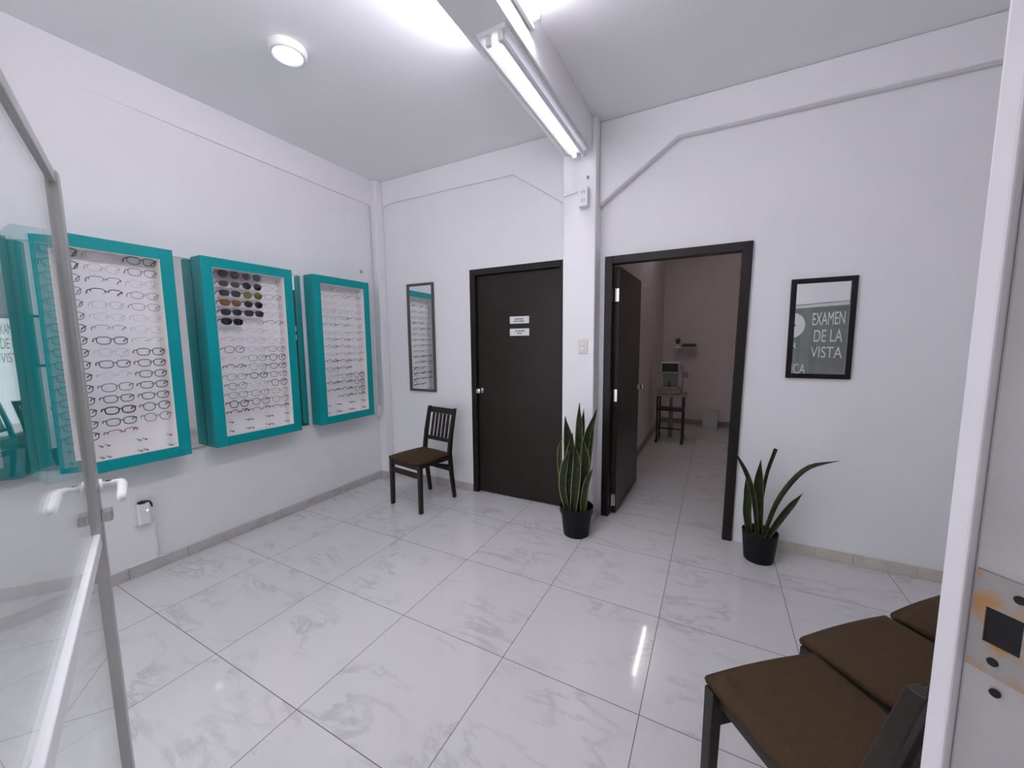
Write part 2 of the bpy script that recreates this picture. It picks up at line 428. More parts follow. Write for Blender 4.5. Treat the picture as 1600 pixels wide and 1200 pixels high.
# exam room shell
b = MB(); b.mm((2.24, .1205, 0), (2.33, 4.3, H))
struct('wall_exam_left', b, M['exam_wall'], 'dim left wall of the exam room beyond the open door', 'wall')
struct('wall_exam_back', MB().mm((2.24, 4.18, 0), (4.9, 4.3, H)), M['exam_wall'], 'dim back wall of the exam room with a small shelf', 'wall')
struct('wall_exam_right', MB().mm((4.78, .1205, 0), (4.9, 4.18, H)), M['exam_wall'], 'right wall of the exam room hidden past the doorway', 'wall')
skirting('baseboard_exam_left', [((2.3305, .13, .0005), (2.342, 4.16, .085))], M['skirt_dark'], 'brown skirting along the exam room left wall')
skirting('baseboard_exam_back', [((2.343, 4.168, .0005), (4.77, 4.1795, .085))], M['skirt_dark'], 'brown skirting along the exam room back wall')

# ------------------------------------------------------------------ glass door leaf, swung wide into the room
LW, LH, LT = .95, 1.807, .026
ld = Vector((-.946, .324, 0)).normalized()
gd = thing('door_3', 'open glass door with grey aluminium frame and white handles', 'door', tuple(HG + n_out * .0), atan2(ld.y, ld.x), kind='structure')
# local: x from the hinge to the free edge, +y is the back side, -y faces the room
def leafbox(name, lo, hi, m, bevel=.002): return build(name, MB().mm(lo, hi), m, gd, bevel=bevel)
SW = .042; h = LT / 2
leafbox('stile', (LW - SW, -h, .004), (LW, h, LH), M['alu'])
leafbox('stile', (0, -h, .004), (SW, h, LH), M['alu'])
leafbox('top_rail', (SW, -.009, LH - .026), (LW - SW, .009, LH), M['alu'])
leafbox('middle_rail', (SW, -.009, .966), (LW - SW, .009, .998), M['alu_white'])
leafbox('bottom_rail', (SW, -h, .004), (LW - SW, h, .08), M['alu'])
leafbox('glass_pane', (SW, -.003, .998), (LW - SW, .003, LH - .026), M['glass'], 0)
leafbox('glass_pane', (SW, -.003, .08), (LW - SW, .003, .966), M['glass'], 0)
for sgn in (-1, 1):
    b = MB(); x = LW - .022; y0 = sgn * (h + .0005)
    b.lathe([(.015, 0), (.015, .005), (.010, .007)], 16, capt=True)
    q = Vector((0, 0, 1)).rotation_difference(Vector((0, sgn, 0))).to_matrix().to_4x4()
    bmesh.ops.transform(b.bm, matrix=Matrix.Translation((x, y0, 1.107)) @ q, verts=b.bm.verts[:])
    b.tube([(x, y0, 1.107), (x, sgn * .042, 1.108), (x - .006, sgn * .051, 1.108), (x - .024, sgn * .054, 1.106), (x - .085, sgn * .054, 1.098), (x - .098, sgn * .054, 1.09)],
           [.0075, .0075, .009, .0095, .0085, .007], 10)
    hd = build('handle', b, M['handle'], gd, smooth=True)
    build('button', MB().box((x, sgn * .030, 1.1152), (.007, .009, .0012)), M['blackplastic'], hd)
    build('lock', MB().mm((x - .02, sgn * (h + .0005), 1.022), (x + .016, sgn * (h + .018), 1.046)), M['alu'], gd, bevel=.002)

# doorway jambs
jb = thing('door_4', 'white metal door jamb with a rusty strike plate, right foreground', 'door frame', kind='structure')
b = MB(); b.box(on_front(.05, .05, .915), (.10, .10, 1.83), rz=WROT)
build('jamb_post', b, M['jamb'], jb, bevel=.003)
b = MB(); b.box(on_front(.043, -.0112, .915), (.114, .0205, 1.83), rz=WROT)
build('stop_strip', b, M['strip'], jb, bevel=.003)
b = MB(); b.box(on_front(.03, .108, .915), (.075, .015, 1.83), rz=WROT)
build('outer_trim', b, M['olive'], jb, bevel=.002)
b = MB(); b.box(on_front(tH - .03, .05, .915), (.05, .10, 1.83), rz=WROT)
build('jamb_post', b, M['alu_white'], jb, bevel=.003)
b = MB(); zc = 1.095
# strike plate as four strips round its hole
for o0, o1, z0, z1 in ((.004, .015, -.062, .062), (.045, .098, -.062, .062), (.015, .045, .020, .062), (.015, .045, -.062, -.024)):
    b.box(on_front(-.002, (o0 + o1) / 2, zc + (z0 + z1) / 2), (.003, o1 - o0, z1 - z0), rz=WROT)
sp = build('strike_plate', b, M['rust'], jb)
build('strike_hole', MB().box(on_front(-.0008, .030, zc - .002), (.0012, .030, .044), rz=WROT), M['black'], sp)
for zz, oo in ((.044, .040), (-.044, .026), (-.080, .031)):
    b = MB(); c = on_front(-.0042, oo, zc + zz)
    b.lathe([(.0048, -.0012), (.0048, .0012)], 16, capt=True)
    q = Vector((0, 0, 1)).rotation_difference(-w).to_matrix().to_4x4()
    bmesh.ops.transform(b.bm, matrix=Matrix.Translation(c) @ q, verts=b.bm.verts[:])
    build('screw_hole', b, M['black'], sp)

# shop window in the slanted front wall
wn = thing('window_1', 'shop window with white lettering, seen reflected in the right mirror', 'window', kind='structure')
b = MB()
fr = .036
for t0, t1, z0, z1 in ((WT0, WT0 + fr, SILL, HEAD), (WT1 - fr, WT1, SILL, HEAD), (WT0 + fr, WT1 - fr, HEAD - fr, HEAD), (WT0 + fr, WT1 - fr, SILL, SILL + fr)):
    b.box(on_front((t0 + t1) / 2, .02, (z0 + z1) / 2), (t1 - t0, .06, z1 - z0), rz=WROT)
build('window_frame', b, M['alu_white'], wn, bevel=.002)
b = MB(); b.box(on_front((WT0 + WT1) / 2, .02, (SILL + HEAD) / 2), (WT1 - WT0 - 2 * fr, .006, HEAD - SILL - 2 * fr), rz=WROT)
build('glass_pane', b, M['winglass'], wn)
def text_mesh(name, s, t0, t1, zb, capz, off=.0165):
    cu = bpy.data.curves.new('txt', 'FONT'); cu.body = s; cu.size = 1; cu.extrude = .0
    o = bpy.data.objects.new('txt', cu); COL.objects.link(o)
    bpy.context.view_layer.update()
    me = bpy.data.meshes.new_from_object(o.evaluated_get(bpy.context.evaluated_depsgraph_get()))
    bpy.data.objects.remove(o); bpy.data.curves.remove(cu)
    xs = [v.co.x for v in me.vertices]; hx = min(xs); sx = (t1 - t0) / (max(xs) - hx)
    ch = .7286   # cap height of the built-in face is read from an H
    sz = capz / ch
    for v in me.vertices:
        t = t0 + (v.co.x - hx) * sx; z = zb + v.co.y * sz
        p = on_front(t, off, z); v.co = p
    me.name = name; me.materials.append(M['film'])
    return me
link('lettering', text_mesh('lettering', 'EXAMEN', .775, 1.068, 1.583, .130), wn)
link('lettering', text_mesh('lettering', 'DE LA', .80, 1.058, 1.414, .128), wn)
link('lettering', text_mesh('lettering', 'VISTA', .778, 1.066, 1.256, .116), wn)
link('lettering', text_mesh('lettering', 'ÓPTICA', .41, .738, 1.08, .112), wn)
link('lettering', text_mesh('lettering', 'R', .585, .632, 1.345, .065), wn)
# round emblem with an arrow-like notch
bm = bmesh.new(); es = []
def loop(pts):
    vs = [bm.verts.new(on_front(.575 + a, .0165, 1.589 + c)) for a, c in pts]
    for i in range(len(vs)): es.append(bm.edges.new((vs[i], vs[(i + 1) % len(vs)])))
loop([(.131 * cos(2 * pi * i / 48), .131 * sin(2 * pi * i / 48)) for i in range(48)])
loop([(.045, 0), (-.045, .052), (-.02, .0), (-.045, -.052)])
bmesh.ops.triangle_fill(bm, use_beauty=True, edges=es)
me = bpy.data.meshes.new('emblem'); bm.to_mesh(me); bm.free(); me.materials.append(M['film'])
link('emblem', me, wn)

# ------------------------------------------------------------------ lamps
def tube_lamp(name, label, loc, length, tubes, width, group, cat='lamp', on=M['tube'], rolled=0):
    """batten along +y from loc; tubes: [(x, z, lit)]; body hangs below z=0"""
    t = thing(name, label, cat, loc, group=group)
    t.rotation_euler = (0, rolled, 0)
    build('housing', MB().mm((-width / 2, -.02, -.022), (width / 2, length + .02, -.0008)), M['housing'], t, bevel=.003)
    for x, z, lit in tubes:
        b = MB(); b.tube([(x, .012, z), (x, length - .012, z)], .0135, 14)
        build('tube', b, on if lit else M['tubeoff'], t, smooth=False)
        for yy in (.0, length):
            build('tube_mount', MB().mm((x - .012, yy - .011, z - .016), (x + .012, yy + .011, -.0222)), M['plastic'], t, bevel=.002)
    return t
tube_lamp('fluorescent_lamp', 'white twin-tube fluorescent lamp under the ceiling beam, one tube lit', (2.195, -1.435, ZB), 1.22, [(-.02, -.046, True), (.045, -.046, False)], .15, 'fluorescent lamps on the beam')
tube_lamp('fluorescent_lamp', 'lit fluorescent lamp on the right face of the ceiling beam', (2.2848, -2.46, 2.965), 1.22, [(0, -.046, True)], .06, 'fluorescent lamps on the beam', rolled=-pi / 2, on=M['tube_side'])
tube_lamp('fluorescent_lamp', 'lit fluorescent lamp behind the beam, over the bright ceiling patch', (2.0652, -2.46, 2.965), 1.22, [(0, -.046, True)], .06, 'fluorescent lamps on the beam', rolled=pi / 2, on=M['tube_side'])
tube_lamp('wall_lamp', 'dim tube lamp high on the exam room left wall', (2.331, 1.72, 2.93), .98, [(0, -.046, True)], .06, None, rolled=-pi / 2, on=M['tube_exam'])

cl = thing('ceiling_spotlight', 'round white downlight on the ceiling over the displays', 'ceiling light', (.985, -1.60, H))
b = MB(); b.lathe([(.096, -.0008), (.098, -.012), (.093, -.038), (.084, -.043), (.076, -.040), (.072, -.022), (.07, -.006)], 40, capb=False)
build('trim_ring', b, M['plastic'], cl, smooth=True)
b = MB(); b.lathe([(.0685, -.003), (.062, -.016), (.040, -.026), (.012, -.029)], 32, capb=True, capt=True)
build('diffuser', b, M['lampface'], cl, smooth=True)

# ------------------------------------------------------------------ wall mirror behind the displays
mr = thing('wall_mirror', 'wide mirror strip on the left wall behind the teal displays', 'mirror', (0, 0, 0))
build('mirror_glass', MB().mm((.0015, -2.72, .735), (.006, -.955, 2.006)), M['mirror'], mr)
build('edge_trim', MB().mm((.0008, -2.72, 2.0062), (.009, -.955, 2.012)), M['alu'], mr)
build('edge_trim', MB().mm((.0008, -2.72, .728), (.009, -.955, .7345)), M['alu'], mr)

# ------------------------------------------------------------------ teal displays
TD, Z0, Z1 = .135, .728, 2.022
def display(y0, y1, label, cols, peg_rows):
    yc = (y0 + y1) / 2
    t = thing('eyeglass_display', label, 'display case', (0, yc, 0), group='teal eyeglass displays on the left wall')
    hw = (y1 - y0) / 2; mg = .066; x0 = .0098
    b = MB()
    b.mm((x0, -hw, Z0), (TD, -hw + mg, Z1)); b.mm((x0, hw - mg, Z0), (TD, hw, Z1))
    b.mm((x0, -hw + mg, Z1 - mg), (TD, hw - mg, Z1)); b.mm((x0, -hw + mg, Z0), (TD, hw - mg, Z0 + mg))
    build('frame', b, M['teal'], t, bevel=.0015)
    build('back_board', MB().mm((x0, -hw + mg + .0005, Z0 + mg + .0005), (.040, hw - mg - .0005, Z1 - mg - .0005)), M['board'], t)
    b = MB(); i = hw - mg - .0004; q0, q1 = Z0 + mg + .0004, Z1 - mg - .0004; e = .0025
    b.mm((.0405, i - e, q0), (TD - .003, i, q1)); b.mm((.0405, -i, q0), (TD - .003, -i + e, q1))
    b.mm((.0405, -i + e, q0), (TD - .003, i - e, q0 + e)); b.mm((.0405, -i + e, q1 - e), (TD - .003, i - e, q1))
    build('lining', b, M['lining'], t)
    return t
PX = .0402
PEG = MB(); PEG.tube([(0, 0, 0), (.0755, 0, 0)], .0017, 6); PEG_ME = PEG.mesh('peg', M['peg'])
PEGC = MB(); PEGC.tube([(0, 0, 0), (.045, 0, 0)], .0026, 6); PEGC.tube([(.045, 0, 0), (.052, 0, 0)], .0058, 8); PEGC_ME = PEGC.mesh('capped_peg', M['pegdark'])

# eyeglass meshes ------------------------------------------------
def rim_pts(cy, a, bq, p, drop, n=22):
    out = []
    for i in range(n):
        th = 2 * pi * i / n; c, s_ = cos(th), sin(th)
        y = a * math.copysign(abs(c) ** (2 / p), c); z = bq * math.copysign(abs(s_) ** (2 / p), s_)
        if s_ < 0: y *= (1 - drop * (-s_))          # narrower towards the bottom
        out.append((-.004 * (abs(cy + y) / .06) ** 2, cy + y, z))
    return out
SHAPES = dict(rect=(.0262, .0165, 3.2, .16), oval=(.0258, .0165, 2.2, .05), round=(.0240, .0215, 2.1, .03), panto=(.0250, .0200, 2.4, .16), big=(.0282, .0215, 2.7, .14), avi=(.0275, .0215, 2.5, .25))
CYE = .0325
_cache = {}
def glasses_parts(shape, fcol, rr, half, lens):
    key = (shape, fcol, rr, half, lens)
    if key in _cache: return _cache[key]
    a, bq, p, dr = SHAPES[shape]
    b = MB(); lenses = []
    for sg in (-1, 1):
        pts = rim_pts(sg * CYE, a, bq, p, dr)
        if half:
            up = sorted([q for q in pts if q[2] >= -.003], key=lambda q: q[1]); b.tube(up, rr, 6, ref=(1, 0, 0))
        else:
            b.tube(pts, rr, 6, closed=True, ref=(1, 0, 0))
        lb = MB(); vs = [lb.bm.verts.new((x - .0003, sg * CYE + (y - sg * CYE) * .985, z * .985)) for x, y, z in pts]
        c = lb.bm.verts.new((.0012, sg * CYE, 0))
        for i in range(len(vs)): lb.bm.faces.new((vs[i], vs[(i + 1) % len(vs)], c))
        lm = SUN[lens] if lens else M['lens']
        me = lb.mesh('lens', lm)
        for pg in me.polygons: pg.use_smooth = True
        lenses.append(me)
    zb = bq * .25; g = CYE - a * .93
    b.tube([(0, -g, zb), (.0015, -g * .4, zb + .003), (.0015, g * .4, zb + .003), (0, g, zb)], rr * 1.05, 6, ref=(1, 0, 0))
    yo = CYE + a * .96
    for sg in (-1, 1): b.tube([(-.003, sg * (yo - .001), bq * .5), (-.006, sg * (yo + .0045), bq * .55)], rr * 1.4, 6)
    fm = b.mesh('front_frame', FR[fcol])
    for pg in fm.polygons: pg.use_smooth = True
    temples = []
    tc = FR[fcol]
    for sg in (-1, 1):
        tb = MB(); y = sg * (yo + .0045); z = bq * .55
        tb.tube([(-.007, y, z), (-.030, y, z - .001), (-.050, y - sg * .002, z - .006), (-.060, y - sg * .004, z - .014)], [rr * 1.3, rr * 1.3, rr * 1.5, rr * 1.3], 6)
        temples.append(tb.mesh('temple', tc))
    _cache[key] = (fm, temples, lenses)
    return _cache[key]
FRAME_WORD = dict(black='black', dark='charcoal', brown='brown', grey='grey', silver='silver', clear='clear', red='dark red', blue='blue grey', pink='pink', gold='gold')
SHAPE_WORD = dict(rect='rectangular', oval='oval', round='round', panto='panto-shaped', big='oversized', avi='aviator')
LENS_WORD = dict(purple='plum', grey='grey', olive='olive', dark='black', green='green', amber='amber', navy='navy')
ORD = ['top', 'second', 'third', 'fourth', 'fifth', 'sixth', 'seventh', 'eighth', 'ninth', 'tenth', 'eleventh', 'twelfth', 'thirteenth', 'fourteenth', 'fifteenth', 'sixteenth']
COLW = ['left', 'centre', 'right']
def put_glasses(disp, where, grp, yc, ccs, k, c, spec, rz, sy):
    shape, fcol, rr, half, lens = spec
    fm, tp, ls = glasses_parts(*spec)
    kind = 'sunglasses' if lens else 'eyeglasses'
    desc = (LENS_WORD[lens] + '-lensed ' + SHAPE_WORD[shape]) if lens else (FRAME_WORD[fcol] + ' ' + SHAPE_WORD[shape])
    lab = f'{desc} {kind}, {ORD[k]} row, {COLW[c]} column of the {where}'
    t = thing('sunglasses' if lens else 'eyeglasses', lab, kind, (.109, ccs[c], rz[k]), random.uniform(-.03, .03), group=('sunglasses' if lens else 'eyeglasses') + ' in the ' + grp)
    t.rotation_euler.x = random.uniform(-.02, .02)
    sy = sy * (1.07 if lens else 1.0); zs = 1.06 if shape in ('avi', 'big', 'round') else 1.22; t.scale = (1, sy, zs)
    link('front_frame', fm, t)
    for me in tp: link('temple', me, t)
    for me in ls: link('lens', me, t)
    # the clear peg the bridge rests on belongs to the display
    bq = SHAPES[shape][1]
    pg = link('peg', PEG_ME, disp); pg.location = (PX, ccs[c] - yc, rz[k] + (bq * .25 - rr * 1.05) * zs - .0028)
def caps(disp, yc, ccs, rows, ROWZ, cols=(0, 1, 2)):
    for k in rows:
        for c in cols:
            offs = (-.014, .014) if c != 0 else (.03,)
            for o in offs:
                pg = link('peg', PEGC_ME, disp); pg.location = (PX, ccs[c] - yc - .075 + o, ROWZ[k])
        pg = link('peg', PEGC_ME, disp); pg.location = (PX, ccs[2] - yc + .06, ROWZ[k])

T, Mi, B_ = .0013, .0019, .0027      # rim thickness: wire, medium, thick
def G(shape, col, r=Mi, half=False): return (shape, col, r, half, None)
def S(shape, col, lens, r=Mi): return (shape, col, r, False, lens)
R_, O_, P_ = 'rect', 'oval', 'panto'
CASE1 = [  # rows of [left, centre, right]
    [G(R_, 'dark'), G(R_, 'silver', T), G(R_, 'dark')], [G(O_, 'dark'), G(O_, 'silver', T), G(R_, 'dark', T)],
    [G(R_, 'dark', T), G(R_, 'dark', T, True), G(R_, 'clear', T)], [G(R_, 'dark', T), G(R_, 'dark', Mi, True), G(O_, 'grey', T)],
    [G(O_, 'dark', T), G(R_, 'silver', T), G(R_, 'grey', T)], [G(R_, 'dark', T), G(O_, 'clear', T), G(R_, 'clear', T)],
    [G(R_, 'dark'), G(R_, 'grey', T, True), G(O_, 'clear', T)], [G(R_, 'dark'), G(R_, 'black'), G(R_, 'silver', T, True)],
    [G(R_, 'dark'), G(R_, 'silver', T), G(R_, 'black')], [G(R_, 'dark'), G(R_, 'dark'), G(R_, 'dark')],
    [G(R_, 'black'), G(R_, 'clear', T, True), G(R_, 'dark')], [G(R_, 'black'), G('big', 'blue'), G(R_, 'dark')],
    [G(R_, 'dark'), G(R_, 'dark'), G(R_, 'dark')], [G(R_, 'black'), G(R_, 'black', B_), G(P_, 'dark')],
    [G(R_, 'black'), G(R_, 'dark', .002), G(P_, 'grey')], [G(R_, 'dark'), G(R_, 'red', Mi, True), None]]
CASE2 = [
    [S('avi', 'dark', 'purple'), S('avi', 'grey', 'grey'), G(R_, 'clear', T)], [S(R_, 'grey', 'olive'), S('round', 'black', 'dark'), G(R_, 'clear', T)],
    [S(R_, 'dark', 'grey'), S('round', 'dark', 'green'), G(R_, 'grey', T)], [S(R_, 'dark', 'amber'), S('round', 'dark', 'dark'), G(R_, 'silver', T)],
    [S(R_, 'black', 'navy', .002), S(R_, 'black', 'grey', .002), G(O_, 'clear', T)], [S('big', 'black', 'dark', .002), G(R_, 'clear', T), G(R_, 'dark', T, True)],
    [G(R_, 'clear', T), G(R_, 'clear', T, True), G(R_, 'clear', T)], [G(R_, 'silver', T, True), G(R_, 'silver', T), G(P_, 'silver', T)],
    [G('big', 'brown'), G(O_, 'silver', T), G(R_, 'dark', T)], [G(R_, 'clear', T, True), G('big', 'dark', T), G(P_, 'dark')],
    [G(P_, 'black', .002, True), G(P_, 'grey', T), G(R_, 'black', Mi)], [G('big', 'dark', T), G(O_, 'black', .0021), G(R_, 'dark', T)],
    [G(P_, 'dark', T), G(R_, 'clear', T), G(P_, 'black')], [G('big', 'dark', T), G('big', 'brown', T), G(R_, 'pink', T)],
    [G(P_, 'black', .0023), G(P_, 'dark', Mi), G(P_, 'dark', T)], [G(P_, 'black', .0022, True), G(P_, 'grey', Mi, True), G(R_, 'red', Mi, True)]]
CASE3 = [
    [G(R_, 'clear', T), G(R_, 'silver', T, True), G(R_, 'silver', T, True)], [G(R_, 'clear', T), G(R_, 'grey', T, True), G(R_, 'dark', T, True)],
    [G(R_, 'clear', T), G(O_, 'clear', T), G(R_, 'clear', T)], [G(R_, 'silver', T), G(R_, 'silver', T), G(O_, 'clear', T)],
    [G(R_, 'silver', T, True), G(R_, 'dark', T, True), G(R_, 'dark', T, True)], [G(R_, 'dark', T, True), G(R_, 'dark', T, True), G(R_, 'silver', T)],
    [G(O_, 'silver', T), G(O_, 'clear', T), G(R_, 'grey', T, True)], [G(R_, 'grey', T, True), G(R_, 'dark', T, True), G(R_, 'grey', T, True)],
    [G(R_, 'dark', T, True), G(R_, 'dark', T, True), G(O_, 'silver', T)], [G(R_, 'silver', T, True), G(R_, 'gold', T, True), G(R_, 'gold', T, True)],
    [G(P_, 'black', Mi, True), G(R_, 'red', Mi, True), G(R_, 'dark', T, True)], [G('round', 'dark', T), G(R_, 'dark', Mi, True), None],
    [G(R_, 'clear', T), G(R_, 'dark', T), G(P_, 'dark', Mi)], [G(P_, 'dark', Mi, True), G(P_, 'black', Mi, True), G('round', 'black', Mi)],
    [G('round', 'dark', Mi, True), G(P_, 'black', Mi, True), G('round', 'black', Mi)], [None, G(P_, 'black', Mi, True), G('round', 'dark', Mi, True)]]
for (y0, y1, lab, where, grp, table) in (
        (-2.495, -1.872, 'teal framed eyeglass display nearest the glass door', 'display nearest the glass door', 'display by the glass door', CASE1),
        (-1.727, -1.107, 'middle teal framed display with sunglasses in its top rows', 'middle display', 'middle display', CASE2),
        (-.925, -.335, 'teal framed eyeglass display nearest the back corner', 'display nearest the corner', 'display by the corner', CASE3)):
    dsp = display(y0, y1, lab, None, None)
    yc = (y0 + y1) / 2
    ccs, zr, dz, sy = {0: ((-2.345, -2.181, -2.016), 1.930, .0664, 1.09), 1: ((-1.552, -1.400, -1.250), 1.925, .0653, 1.05), 2: ((-.758, -.617, -.476), 1.925, .0653, 1.0)}[(CASE1, CASE2, CASE3).index(table)]
    rz = [zr - dz * k for k in range(18)]
    for k, row in enumerate(table):
        for c, spec in enumerate(row):
            if spec: put_glasses(dsp, where, grp, yc, ccs, k, c, spec, rz, sy)
    caps(dsp, yc, ccs, (16, 17), rz)

# ------------------------------------------------------------------ framed mirrors on the back wall
def framed_mirror(label, x0, x1, z0, z1, fwid, m, yw=-.0006, rz=0):
    t = thing('framed_mirror', label, 'mirror', ((x0 + x1) / 2, yw, z0), rz)
    hw = (x1 - x0) / 2; hh = z1 - z0; dp = .02
    b = MB()
    b.mm((-hw, -dp, 0), (-hw + fwid, 0, hh)); b.mm((hw - fwid, -dp, 0), (hw, 0, hh))
    b.mm((-hw + fwid, -dp, 0), (hw - fwid, 0, fwid)); b.mm((-hw + fwid, -dp, hh - fwid), (hw - fwid, 0, hh))
    build('frame', b, m, t, bevel=.002)
    build('mirror_glass', MB().mm((-hw + fwid, -.009, fwid), (hw - fwid, -.001, hh - fwid)), M['mirror'], t)
framed_mirror('tall narrow mirror in thin dark frame above the lone chair', .376, .706, .951, 2.022, .024, M['darkgrey'], yw=-.0548, rz=radians(1.4))
framed_mirror('black framed mirror on the right wall section, reflecting window lettering', 3.558, 3.888, 1.189, 1.818, .03, M['black'])

# ------------------------------------------------------------------ chairs
def make_chair(label, loc, rz, group):
    t = thing('chair', label, 'chair', loc, rz, group)
    W = M['wood']
    # front is -y
    for sx in (-1, 1):
        b = MB(); b.hexa([(sx * .19 - .015, -.215, 0), (sx * .19 + .015, -.215, 0), (sx * .19 + .015, -.183, 0), (sx * .19 - .015, -.183, 0)],
                         [(sx * .187 - .018, -.211, .419), (sx * .187 + .018, -.211, .419), (sx * .187 + .018, -.175, .419), (sx * .187 - .018, -.175, .419)])
        build('leg', b, W, t, bevel=.003)
        # rear leg runs up into the back post
        b = MB(); x = sx * .166
        prof = [(.222, 0, .030), (.192, .22, .036), (.172, .44, .040), (.196, .60, .038), (.250, .835, .030)]
        rings = []
        for (yy, zz, d) in prof:
            rings.append([b.bm.verts.new(p) for p in ((x - .014, yy - d / 2, zz), (x + .014, yy - d / 2, zz), (x + .014, yy + d / 2, zz), (x - .014, yy + d / 2, zz))])
        for A, B2 in zip(rings, rings[1:]):
            for j in range(4): b.bm.faces.new((A[j], A[(j + 1) % 4], B2[(j + 1) % 4], B2[j]))
        b.bm.faces.new(rings[0][::-1]); b.bm.faces.new(rings[-1])
        build('leg', b, W, t, bevel=.003)
    def yat(z): return .172 + (z - .44) * (.250 - .172) / (.835 - .44)
    b = MB(); b.bar((0, yat(.80) + .001, .775), (0, yat(.80) + .008, .830), .302, .022, up=(0, 1, 0))
    build('top_rail', b, W, t, bevel=.004)
    b = MB(); b.bar((0, yat(.54) - .003, .525), (0, yat(.54) + .002, .560), .302, .02, up=(0, 1, 0))
    build('lower_rail', b, W, t, bevel=.003)
    for i in range(5):
        x = (i - 2) * .0485
        b = MB(); b.bar((x, yat(.56), .5605), (x, yat(.775) + .002, .7745), .026, .012, up=(0, 1, 0))
        build('slat', b, W, t, bevel=.002)
    b = MB()
    b.mm((-.168, -.205, .372), (.168, -.187, .415)); b.mm((-.185, -.174, .38), (-.165, .150, .415)); b.mm((.165, -.174, .38), (.185, .150, .415)); b.mm((-.15, .145, .38), (.15, .162, .415))
    build('apron', b, W, t, bevel=.002)
    b = MB(); b.mm((-.172, -.206, .298), (.172, -.188, .345)); build('stretcher', b, W, t, bevel=.003)
    b = MB(); b.mm((-.151, .175, .262), (.151, .193, .296)); build('stretcher', b, W, t, bevel=.003)
    for sx in (-1, 1):
        b = MB(); b.bar((sx * .158, -.04, .385), (sx * .158, .166, .318), .012, .022, up=(0, 0, 1)); build('brace', b, W, t, bevel=.002)
    # padded seat: rounded block with domed top
    bm = bmesh.new(); n = 16; m_ = 14
    def outline(u, v, ins):
        hwf, hwb = .208 - ins, .182 - ins; y0_, y1_ = -.228 + ins, .168 - ins
        hwv = hwf + (hwb - hwf) * (v + 1) / 2
        # rounded-square mapping
        r = .16
        uu = u * math.sqrt(max(0, 1 - r * v * v / 2)); vv = v * math.sqrt(max(0, 1 - r * u * u / 2))
        return uu * hwv, (y0_ + y1_) / 2 + vv * (y1_ - y0_) / 2
    top = []
    for j in range(m_ + 1):
        row = []
        for i in range(n + 1):
            u = -1 + 2 * i / n; v = -1 + 2 * j / m_
            x, y = outline(u, v, .004)
            e = max(abs(u), abs(v))
            z = .453 + .012 * (1 - u * u) * (1 - v * v) - (.010 if e > .999 else 0)
            row.append(bm.verts.new((x, y, z)))
        top.append(row)
    for j in range(m_):
        for i in range(n): bm.faces.new((top[j][i], top[j][i + 1], top[j + 1][i + 1], top[j + 1][i]))
    border = [top[0][i] for i in range(n)] + [top[j][n] for j in range(m_)] + [top[m_][i] for i in range(n, 0, -1)] + [top[j][0] for j in range(m_, 0, -1)]
    cx_ = sum((v.co for v in border), Vector()) / len(border)
    mid_ = []; low = []
    for v in border:
        d = Vector((v.co.x - cx_.x, v.co.y - cx_.y, 0)); k_ = 1 + .005 / max(d.length, .01)
        mid_.append(bm.verts.new((cx_.x + d.x * k_, cx_.y + d.y * k_, .432))); low.append(bm.verts.new((v.co.x, v.co.y, .4192)))
    L_ = len(border)
    for i in range(L_):
        k2 = (i + 1) % L_
        bm.faces.new((border[i], mid_[i], mid_[k2], border[k2])); bm.faces.new((mid_[i], low[i], low[k2], mid_[k2]))
    bm.faces.new(low[::-1])
    bmesh.ops.recalc_face_normals(bm, faces=bm.faces[:])
    me = bpy.data.meshes.new('seat'); bm.to_mesh(me); bm.free(); me.materials.append(M['seat'])
    link('seat', me, t, smooth=True)
    return t
proto = make_chair('dark wooden chair with brown padded seat standing alone beside the closed door', (.8415, -.449, 0), radians(-8.7), 'dark wooden chairs with brown seats')
def dup(root, loc, rz, label):
    r = root.copy(); COL.objects.link(r); r.location = loc; r.rotation_euler = (0, 0, rz); r['label'] = label
    for ch in list(root.children):
        c = ch.copy(); COL.objects.link(c); c.parent = r
    return r
dup(proto, (3.448, -1.925, 0), radians(180 + 39.5), 'nearest chair of the row in front of the shop window')
dup(proto, (3.728, -1.600, 0), radians(180 + 42.5), 'middle chair of the row in front of the shop window')
dup(proto, (4.045, -1.292, 0), radians(180 + 45), 'far chair of the row, mostly hidden behind the white door jamb')

